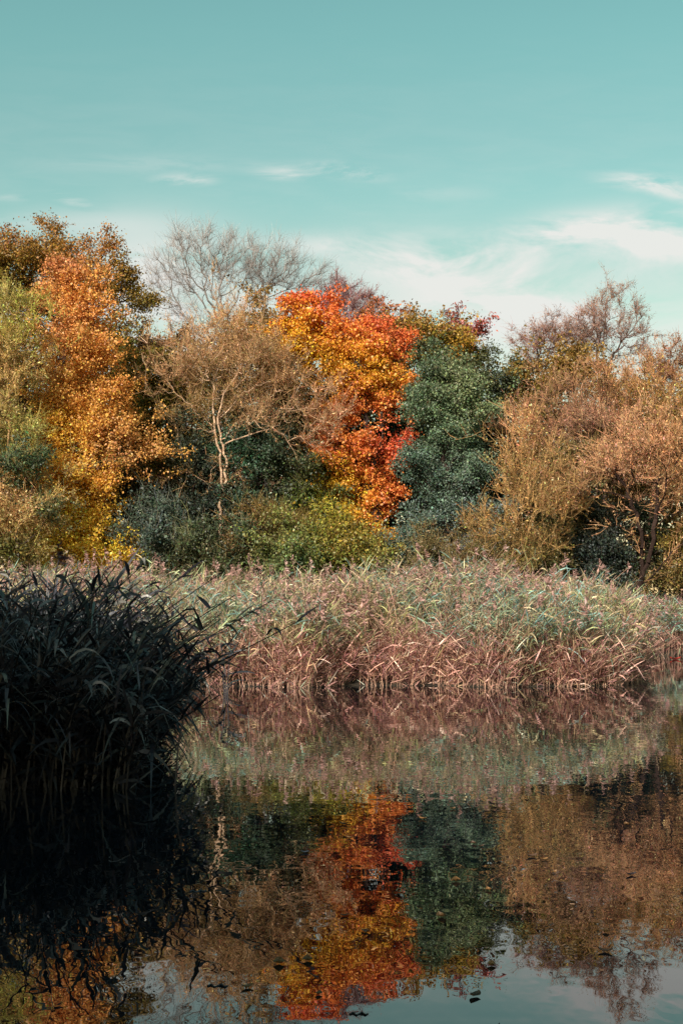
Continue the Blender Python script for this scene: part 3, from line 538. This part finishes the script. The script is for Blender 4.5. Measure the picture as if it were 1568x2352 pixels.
shrub('alder_bush', 'ochre bush at the right picture edge behind the last reeds', 56, 1560, [(1560, 1240, 60, 60), (1570, 1310, 80, 34), (1640, 1260, 70, 60), (1700, 1200, 80, 90), (1500, 1330, 60, 20)],
      [(1560, 1230, (156, 130, 56)), (1570, 1310, (140, 116, 60)), (1640, 1250, (150, 120, 60)), (1540, 1320, (128, 104, 60))], 18000, mat=M_leaf)
shrub('bramble_bush', 'grey green bush low at the left edge beneath the straw coloured willow', 53, 40, [(20, 1060, 50, 30), (50, 1110, 40, 26), (90, 1160, 30, 26), (20, 1290, 80, 30), (-60, 1270, 80, 50), (100, 1300, 60, 20)],
      [(20, 1050, (98, 128, 96)), (60, 1110, (110, 132, 92)), (20, 1290, (134, 130, 62)), (90, 1300, (150, 130, 70))], 13000)
# --- filling trees deeper in the wood
FILL = 'deeper trees seen through gaps in the wood'
deep = [(-230, 800, (120, 86, 40), 'rust'), (-60, 860, (110, 92, 40), 'olive'), (110, 880, (130, 84, 44), 'russet'), (260, 900, (92, 84, 34), 'dark olive'), (400, 870, (150, 108, 76), 'dusty tan'), (540, 880, (120, 92, 60), 'umber'), (680, 900, (90, 92, 50), 'mid green'),
        (820, 900, (110, 90, 36), 'ochre'), (960, 900, (84, 88, 44), 'sage'), (1100, 930, (70, 76, 46), 'deep green'), (1240, 910, (104, 86, 46), 'brown'), (1380, 890, (140, 104, 66), 'fawn'), (1520, 900, (136, 100, 54), 'amber brown'), (1680, 840, (130, 96, 56), 'copper'), (1850, 800, (110, 92, 50), 'khaki')]
spots = ['beyond the left edge', 'behind the straw coloured willow at far left', 'behind the golden orange tree', 'behind the olive green lime tree', 'behind the left side of the pale barked willow', 'behind the crown of the pale barked willow', 'behind the gap left of the maple',
         'behind the maple trunk', 'behind the left flank of the blue green evergreen', 'behind the pine', 'behind the upright many stemmed willow', 'behind the broad tan willow', 'behind the forked leaning tree', 'beyond the right edge', 'farthest beyond the right edge']
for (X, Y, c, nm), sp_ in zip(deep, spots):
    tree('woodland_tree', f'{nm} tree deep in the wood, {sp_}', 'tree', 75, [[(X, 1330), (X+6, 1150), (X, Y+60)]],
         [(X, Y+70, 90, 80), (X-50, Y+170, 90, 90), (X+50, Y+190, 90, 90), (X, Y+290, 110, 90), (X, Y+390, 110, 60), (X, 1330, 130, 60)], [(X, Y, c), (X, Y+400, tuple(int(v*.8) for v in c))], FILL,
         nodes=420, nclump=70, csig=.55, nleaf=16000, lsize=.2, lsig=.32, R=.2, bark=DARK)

# --- unseen trees added behind and left of the camera to shade the near reeds
for i, (x, y, h, r_, lb) in enumerate([(-9.2, 2.6, 9.9, 4.5, 'unseen broad green tree added for shade on the near bank left of the camera'), (-8.5, -5.0, 10, 3.8, 'unseen tall green tree added for shade on the near bank just behind the camera'),
                                  (-15.5, 5.5, 11, 4.0, 'unseen round green tree added for shade on the near bank farthest left'), (-3.5, -9.0, 14, 3.6, 'unseen highest green tree added for shade on the near bank behind the camera'),
    (-10.5, 12.5, 9, 3.4, 'unseen leaning green tree added for shade on the left bank beside the near reeds'), (-11.5, 19.5, 9, 3.2, 'unseen green tree added for shade on the left bank beyond the near reeds')]):
    root = empty('willow_tree', (x, y, .2), lb, 'tree', 'unseen trees added for shade')
    n = 420; pts = np.array([x, y, h*.62])+rand_dirs(n)*(rng.random((n, 1))**.4)*np.array([r_, r_, h*.36])
    A, par, cnt, tip = grow([[np.array([x, y, .2+k*.5])+rng.normal(size=3)*.04 for k in range(int(h*.7))]], pts, .3)
    r = .012*cnt**.5; ch = np.where(par >= 0)[0]
    Q = Quads(); q, kk = tubes(A[par[ch]], A[ch], r[par[ch]], r[ch], 5); Q.add(q, lin(DARK)); Q.build('trunk', M_bark, root)
    nl = 24000; s = rng.choice(ch, nl); pos = A[s]+rng.normal(size=(nl, 3))*.35
    Q = Quads(); L_ = np.full(nl, .26); Q.add(leaves(pos, rng.normal(size=(nl, 3)), rand_dirs(nl), L_, L_*.6), lin((86, 92, 44))*np.exp(rng.normal(size=(nl, 1))*.25)); Q.build('foliage', M_leaf, root)

# ------------------------------------------------------------------ reeds
def strip(Q, pts, w, side, col, taper):
    """a bent ribbon through the points (list of n x 3), width w times taper at each point"""
    for i in range(len(pts)-1):
        a, b = pts[i], pts[i+1]; wa, wb = w*taper[i], w*taper[i+1]
        Q.add(np.stack([a-side*wa/2, a+side*wa/2, b+side*wb/2, b-side*wb/2], 1), col)
def reeds(Qs, Ql, Qp, base, H, lean, nl, leafL, leafW, low, high, stemr, plume=.35, plume_c=(170, 122, 120), stem_c=(176, 136, 116), lowfrac=.45, jit=.25, segs=3, droop=.9, t0=.12, wind=(.5, -.2)):
    n = len(base); H = H[:, None]
    def at(t): return base+np.array([0, 0, 1.])*H*t*(1-.10*t)+lean*H*(t**2)
    ts = [0, .35, .7, 1.0]; sc = np.array([lin(stem_c)])*np.exp(rng.normal(size=(n, 1))*jit)
    for a, b in zip(ts[:-1], ts[1:]):
        q, kk = tubes(at(a), at(b), np.full(n, stemr*(1-.5*a)), np.full(n, stemr*(1-.5*b)), 3); Qs.add(q, np.tile(sc, (kk, 1)))
    m = n*nl; s = np.repeat(np.arange(n), nl); t = rng.uniform(t0, .99, m); tt = t[:, None]
    p = base[s]+np.array([0, 0, 1.])*H[s]*tt*(1-.10*tt)+lean[s]*H[s]*tt**2
    azm = rng.uniform(0, 2*math.pi, m); hd = unit(np.stack([np.cos(azm)+wind[0], np.sin(azm)+wind[1], np.zeros(m)], 1))
    L_ = (leafL*rng.uniform(.5, 1.2, m)*(.6+.5*np.sin(t*math.pi)))[:, None]
    upk = rng.uniform(.25, 1.3, (m, 1))*np.where(tt > .4, 1., 1.); dk = rng.uniform(-.1, 1.1, (m, 1))*droop*np.where(tt > .4, 1., .6)
    pts = []
    for k in range(segs+1):
        u = k/segs; pts.append(p+hd*L_*u+np.array([0, 0, 1.])*L_*(upk*u-dk*u*u*1.35))
    side = unit(np.cross(hd, [0, 0, 1.])+rng.normal(size=(m, 3))*.7)
    lo = np.array([lin(c) for c in low]); hi = np.array([lin(c) for c in high])
    # leaf kinds change from stand to stand
    ph = np.sin(p[:, 0]*.9+1.3)*np.sin(p[:, 1]*.55)+.6*np.sin(p[:, 0]*1.9+p[:, 2]*2+p[:, 1])+rng.normal(size=m)*.35
    hidx = np.clip(((ph+1.6)/3.2*len(hi)).astype(int), 0, len(hi)-1); col = hi[hidx]
    z = p[:, 2]+rng.normal(size=m)*.28; isl = z < lowfrac*H[s][:, 0]
    col = np.where(isl[:, None], lo[rng.integers(0, len(lo), m)], col)*np.exp(rng.normal(size=(m, 1))*jit)
    w = (leafW*rng.uniform(.6, 1.25, m))[:, None]
    taper = {3: [.6, 1, .75, .08], 4: [.55, 1, .95, .6, .06]}[segs]
    strip(Ql, pts, w, side, col, taper)
    pf = plume if plume in (0, 1.0) else plume*np.clip(1+PATCH(base[:, 0], base[:, 1])*1.3, .1, 3)
    ip = np.where(rng.random(n) < pf)[0]
    if len(ip):
        K = 20; s = np.repeat(ip, K); u = rng.random((len(s), 1)); top = at(1.0)[s]+np.array([0, 0, 1.])*(u*.26-.05)
        dirn = unit(rng.normal(size=(len(s), 3))*.5+np.array([.5, -.1, -.05+0.0])+np.array([0, 0, .5])*u)
        L2 = .13*(1.15-u)*rng.uniform(.6, 1.2, (len(s), 1))
        top = top+dirn*L2*.5
        Qp.add(leaves(top, dirn, rand_dirs(len(s)), L2[:, 0]*1.2, L2[:, 0]*.3+.004), lin(plume_c)*np.exp(rng.normal(size=(len(s), 1))*.22))

rng = np.random.default_rng(23)
LOW = [(216, 160, 146), (196, 138, 130), (230, 184, 162), (140, 92, 92), (190, 144, 122), (120, 80, 80)]
HIGH = [(182, 150, 122), (176, 164, 112), (152, 154, 108), (190, 164, 128), (128, 148, 130), (146, 152, 108), (120, 148, 140), (206, 184, 146), (150, 164, 132)]
PATCH = lambda x, y: np.sin(x*1.1+2)*np.sin(y*.45+x*.3)+.6*np.sin(x*2.7+y)
def reed_bed(name, xs, ys, H, lab=None, **kw):
    n = len(xs); base = np.stack([xs, ys, ground_z(xs, ys)-.05], 1); base[:, 2] = np.maximum(base[:, 2], -.15)
    lean = np.stack([rng.normal(size=n)*.24+.04+.16*np.sin(xs*1.3+ys*.5), rng.normal(size=n)*.17-.02, np.zeros(n)], 1)
    edge = np.clip(1-(ys-shore(xs))/1.2, 0, 1); lean[:, 1] -= edge*rng.uniform(0, .10, n)
    Qs, Ql, Qp = Quads(), Quads(), Quads(); reeds(Qs, Ql, Qp, base, H, lean, **kw)
    Q = Quads(); Q.v = Qs.v+Ql.v+Qp.v; Q.c = Qs.c+Ql.c+Qp.c
    return tag(Q.build(name, M_reed), lab, 'reeds', None, 'stuff')
def top_profile(x, y):
    e = np.clip((y-shore(x))/4.0, 0, 1)
    h = np.interp(x*36/np.maximum(y, 30), [-6, -2, 0, 2.4, 4.6, 6.8, 10], [2.35, 2.2, 2.3, 2.58, 2.4, 2.0, 1.8])
    return h*(.74+.26*e)+.16*np.sin(x*.9+.5)*np.sin(y*.8)+.1*np.sin(x*2.3+y*1.3)
n = 19000; xs = rng.uniform(-15, 13, n); off = np.where(rng.random(n) < .62, rng.random(n)**1.3*5.5, rng.uniform(4, 20, n)); ys = shore(xs)+off-.05
ok = (ys < 53.5) & (xs < 9.6) & ~((ys-shore(xs) < 1.3) & (np.abs(xs-1.1-.5*np.sin(ys*3)) < .9) & (rng.random(n) < .75))
ok &= ~((ys-shore(xs) < 1.6) & (np.sin(xs*4.1+1)+np.sin(xs*6.7)*np.sin(ys*5+xs)+rng.normal(size=n)*.3 < -.35) & (rng.random(n) < .85)); xs, ys = xs[ok], ys[ok]
reed_bed('reed_bed', xs, ys, top_profile(xs, ys)*(1+.1*np.sin(xs*1.7+ys*.8)*np.sin(xs*.6-ys*1.1))*rng.choice([.8, .95, 1.05, 1.16], len(xs), p=[.3, .4, .22, .08])*rng.uniform(.94, 1.06, len(xs)), 'wide bed of sage green and pink dry reeds along the far side of the pond', nl=10, leafL=.5, leafW=.029, low=LOW, high=HIGH, stemr=.006, plume=.15, t0=.03, jit=.36, plume_c=(176, 134, 124), lowfrac=.46)
# matted short dead reeds along the water's edge belong to the same bed
n = 3600; xs = rng.uniform(-9, 9.4, n); ys = shore(xs)+rng.random(n)*1.5-.12; keep = ys < 52; xs, ys = xs[keep], ys[keep]; n = len(xs)
base = np.stack([xs, ys, np.maximum(ground_z(xs, ys)-.05, -.1)], 1); lean = np.stack([np.clip(rng.normal(size=n)*.55, -1, 1), np.clip(rng.normal(size=n)*.35-.1, -.5, .6), np.zeros(n)], 1)
Qs, Ql, Qp = Quads(), Quads(), Quads()
reeds(Qs, Ql, Qp, base, rng.uniform(.35, 1.25, n), lean, nl=8, leafL=.42, leafW=.026, low=LOW+[(214, 178, 140), (150, 110, 92)], high=LOW+[(170, 160, 116)], stemr=.006, plume=0, droop=.3, lowfrac=.6, t0=.02, jit=.35, stem_c=(190, 148, 124))
Q = Quads(); Q.v = Qs.v+Ql.v; Q.c = Qs.c+Ql.c
tag(Q.build('reed_litter', M_reed), 'matted short dead pink brown reeds along the far waterline', 'reeds', None, 'stuff')
n = 6500; xs = rng.uniform(9, 26, n); ys = shore(xs)+rng.random(n)**1.3*11-.05
reed_bed('reed_bed', xs, ys, 1.85*rng.uniform(.8, 1.06, n), 'distant reeds beyond the inlet of open water at right', nl=7, leafL=.5, leafW=.04, low=LOW, high=[(126, 150, 138), (140, 150, 118), (150, 148, 104), (128, 152, 146)], stemr=.006, plume=.1, lowfrac=.42, t0=.03)

rng = np.random.default_rng(41)
# near reeds, shaded by the added trees; extra shade is darkened into their colours
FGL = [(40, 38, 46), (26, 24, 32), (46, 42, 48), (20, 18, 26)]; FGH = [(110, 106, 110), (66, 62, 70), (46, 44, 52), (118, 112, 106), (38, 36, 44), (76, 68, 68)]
def near_h(x): return np.interp(x, [-7, -3.2, -2.75, -2.2, -1.9, -1.5], [2.02, 2.12, 2.0, 1.66, 1.36, .9])
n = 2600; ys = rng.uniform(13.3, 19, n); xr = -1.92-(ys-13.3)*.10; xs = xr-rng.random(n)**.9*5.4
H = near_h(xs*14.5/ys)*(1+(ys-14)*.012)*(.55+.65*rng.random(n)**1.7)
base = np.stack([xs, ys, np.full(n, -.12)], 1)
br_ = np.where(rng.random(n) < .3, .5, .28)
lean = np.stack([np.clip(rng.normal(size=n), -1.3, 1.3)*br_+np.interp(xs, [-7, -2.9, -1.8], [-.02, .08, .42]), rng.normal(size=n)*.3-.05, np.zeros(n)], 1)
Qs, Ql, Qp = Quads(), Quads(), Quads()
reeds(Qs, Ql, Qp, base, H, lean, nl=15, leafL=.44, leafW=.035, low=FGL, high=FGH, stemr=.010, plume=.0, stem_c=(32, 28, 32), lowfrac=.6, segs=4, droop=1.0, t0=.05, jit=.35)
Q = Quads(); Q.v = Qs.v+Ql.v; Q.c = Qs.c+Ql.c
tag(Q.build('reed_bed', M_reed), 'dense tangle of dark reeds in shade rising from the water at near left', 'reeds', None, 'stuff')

def one_reed(label, X, Y, d, xb, H_unused, plume, kw, group, lean_y=0., zb=-.1):
    """one reed stem that can be told apart: top at (X, Y), foot at xb"""
    top = P(X, Y, d); b = np.array([[xb, d-lean_y, zb]]); H = (top[2]-zb)/.9
    lean = np.array([[(top[0]-xb)/H, lean_y/H, 0]])
    root = empty('reed', b[0], label, 'reed', group)
    Qs, Ql, Qp = Quads(), Quads(), Quads(); reeds(Qs, Ql, Qp, b, np.array([H]), lean, plume=1.0 if plume else 0, **kw)
    Qs.build('stem', M_reed, root); Ql.build('leaves', M_reed, root)
    if plume: Qp.build('plume', M_reed, root)
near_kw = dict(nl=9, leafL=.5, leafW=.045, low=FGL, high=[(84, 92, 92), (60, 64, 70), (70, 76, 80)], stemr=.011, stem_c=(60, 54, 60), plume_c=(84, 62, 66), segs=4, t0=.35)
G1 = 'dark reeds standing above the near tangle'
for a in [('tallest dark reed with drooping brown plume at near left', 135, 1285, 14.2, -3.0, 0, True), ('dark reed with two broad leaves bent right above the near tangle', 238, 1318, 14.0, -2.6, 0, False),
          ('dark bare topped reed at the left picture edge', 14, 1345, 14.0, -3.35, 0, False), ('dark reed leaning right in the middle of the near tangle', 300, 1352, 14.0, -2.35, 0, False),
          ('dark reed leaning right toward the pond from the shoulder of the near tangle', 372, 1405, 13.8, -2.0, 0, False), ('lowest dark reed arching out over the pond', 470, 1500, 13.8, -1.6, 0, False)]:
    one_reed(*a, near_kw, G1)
far_kw = dict(nl=6, leafL=.4, leafW=.03, low=LOW, high=[(214, 196, 160), (226, 200, 168)], stemr=.011, stem_c=(236, 208, 176), plume_c=(190, 150, 140), segs=3, t0=.5)
G2 = 'pale stems above the far reed bed'
for i, (lb, X, Y) in enumerate([('straight pale stem, leftmost above the far reeds', 655, 1305), ('pale bare stem leaning left above the far reeds', 690, 1312), ('tallest pale stem of the far reed bed', 712, 1300), ('pale stem with a bent tip above the far reeds', 722, 1318),
                                ('pale stem leaning right above the far reeds', 738, 1310)]):
    xb = P(X+[4, 22, 6, -2, -24][i], 1450, 33)[0]; one_reed(lb, X, Y, 33, xb, 0, i in (0, 2), far_kw, G2, 0, .15)
# small separate dark tuft at the left end of the far reeds' edge
for i, (lb, X, Y) in enumerate([('dark reed of the small water edge tuft, leaning left', 486, 1488), ('middle dark reed of the small water edge tuft', 506, 1478), ('dark reed of the small water edge tuft, leaning right', 528, 1500)]):
    one_reed(lb, X, Y, 28.5, P(516, 1580, 28.5)[0]+i*.03, 0, False, dict(near_kw, stemr=.016, nl=8, leafL=.55, leafW=.05, t0=.1), 'dark tuft at the water edge', 0, -.05)

# ------------------------------------------------------------------ things floating on the water
def floating(name, label, cat, X, Y, kind, col, size, ang, group=None):
    d = EYE*F/(Y-1395); p = P(X, Y, d); Q = Quads()
    if kind == 'leaf':
        k = 7; t = np.linspace(-1, 1, k+1); a = math.cos(ang), math.sin(ang)
        def pt(u, s):
            w = size*.34*max(0, 1-u*u)**.75*s; x = u*size*.5
            return [p[0]+a[0]*x-a[1]*w, p[1]+a[1]*x+a[0]*w, .004+.10*size*abs(s)+.16*size*u*u]
        for i in range(k):
            for s0, s1 in ((-1, 0), (0, 1)):
                Q.add(np.array([[pt(t[i], s0), pt(t[i+1], s0), pt(t[i+1], s1), pt(t[i], s1)]]), lin(col))
    else:
        n = 6; pts = np.array([[p[0]+math.cos(ang)*size*(i/n-.5), p[1]+math.sin(ang)*size*(i/n-.5)+.02*math.sin(i*2.1), .002+size*.02*math.sin(i*1.7)] for i in range(n+1)])
        q, kk = tubes(pts[:-1], pts[1:], np.full(n, size*.05), np.full(n, size*.04), 5); Q.add(q, lin(col))
        br = pts[3]+size*np.array([.3*math.cos(ang+.7), .3*math.sin(ang+.7), .12]); q, kk = tubes(pts[3:4], br[None], np.array([size*.035]), np.array([size*.02]), 4); Q.add(q, lin(col))
    tag(Q.build(name, M_reed), label, cat, group)
floating('fallen_leaf', 'red leaf floating on the inlet at the right edge', 'leaf', 1550, 1514, 'leaf', (176, 60, 50), .38, .1)
floating('twig', 'small dark twig floating near the bottom, under the maple reflection', 'twig', 824, 2308, 'twig', (40, 34, 34), .075, .1)
floating('twig', 'dark twig floating alone near the bottom right', 'twig', 1140, 2335, 'twig', (44, 40, 44), .075, .25)
floating('twig', 'dark twig floating under the reflection of the bare trees', 'twig', 500, 2246, 'twig', (50, 48, 56), .09, .0)
floating('fallen_leaf', 'dark leaf floating on the reflection of the right willow', 'leaf', 1448, 2000, 'leaf', (60, 46, 50), .07, .3)
floating('twig', 'short twig floating on the reflection beside the near reeds', 'twig', 455, 2036, 'twig', (70, 72, 84), .1, .2)
floating('fallen_leaf', 'pale curled leaf floating left of centre', 'leaf', 700, 1950, 'leaf', (110, 110, 120), .06, .1)

LVN = ['tiny brown autumn leaf drifting on the open pond', 'tiny dark brown autumn leaf drifting on the open pond', 'tiny ochre autumn leaf drifting on the open pond']
LV = 'tiny leaves drifting on the pond'
for i in range(26):
    Y = rng.uniform(1850, 2330); X = rng.uniform(480, 1540)
    floating('fallen_leaf', LVN[i % 3], 'leaf', X, Y, 'leaf', [(120, 84, 50), (90, 66, 50), (140, 100, 60)][i % 3], rng.uniform(.04, .085), rng.uniform(0, 3), LV)
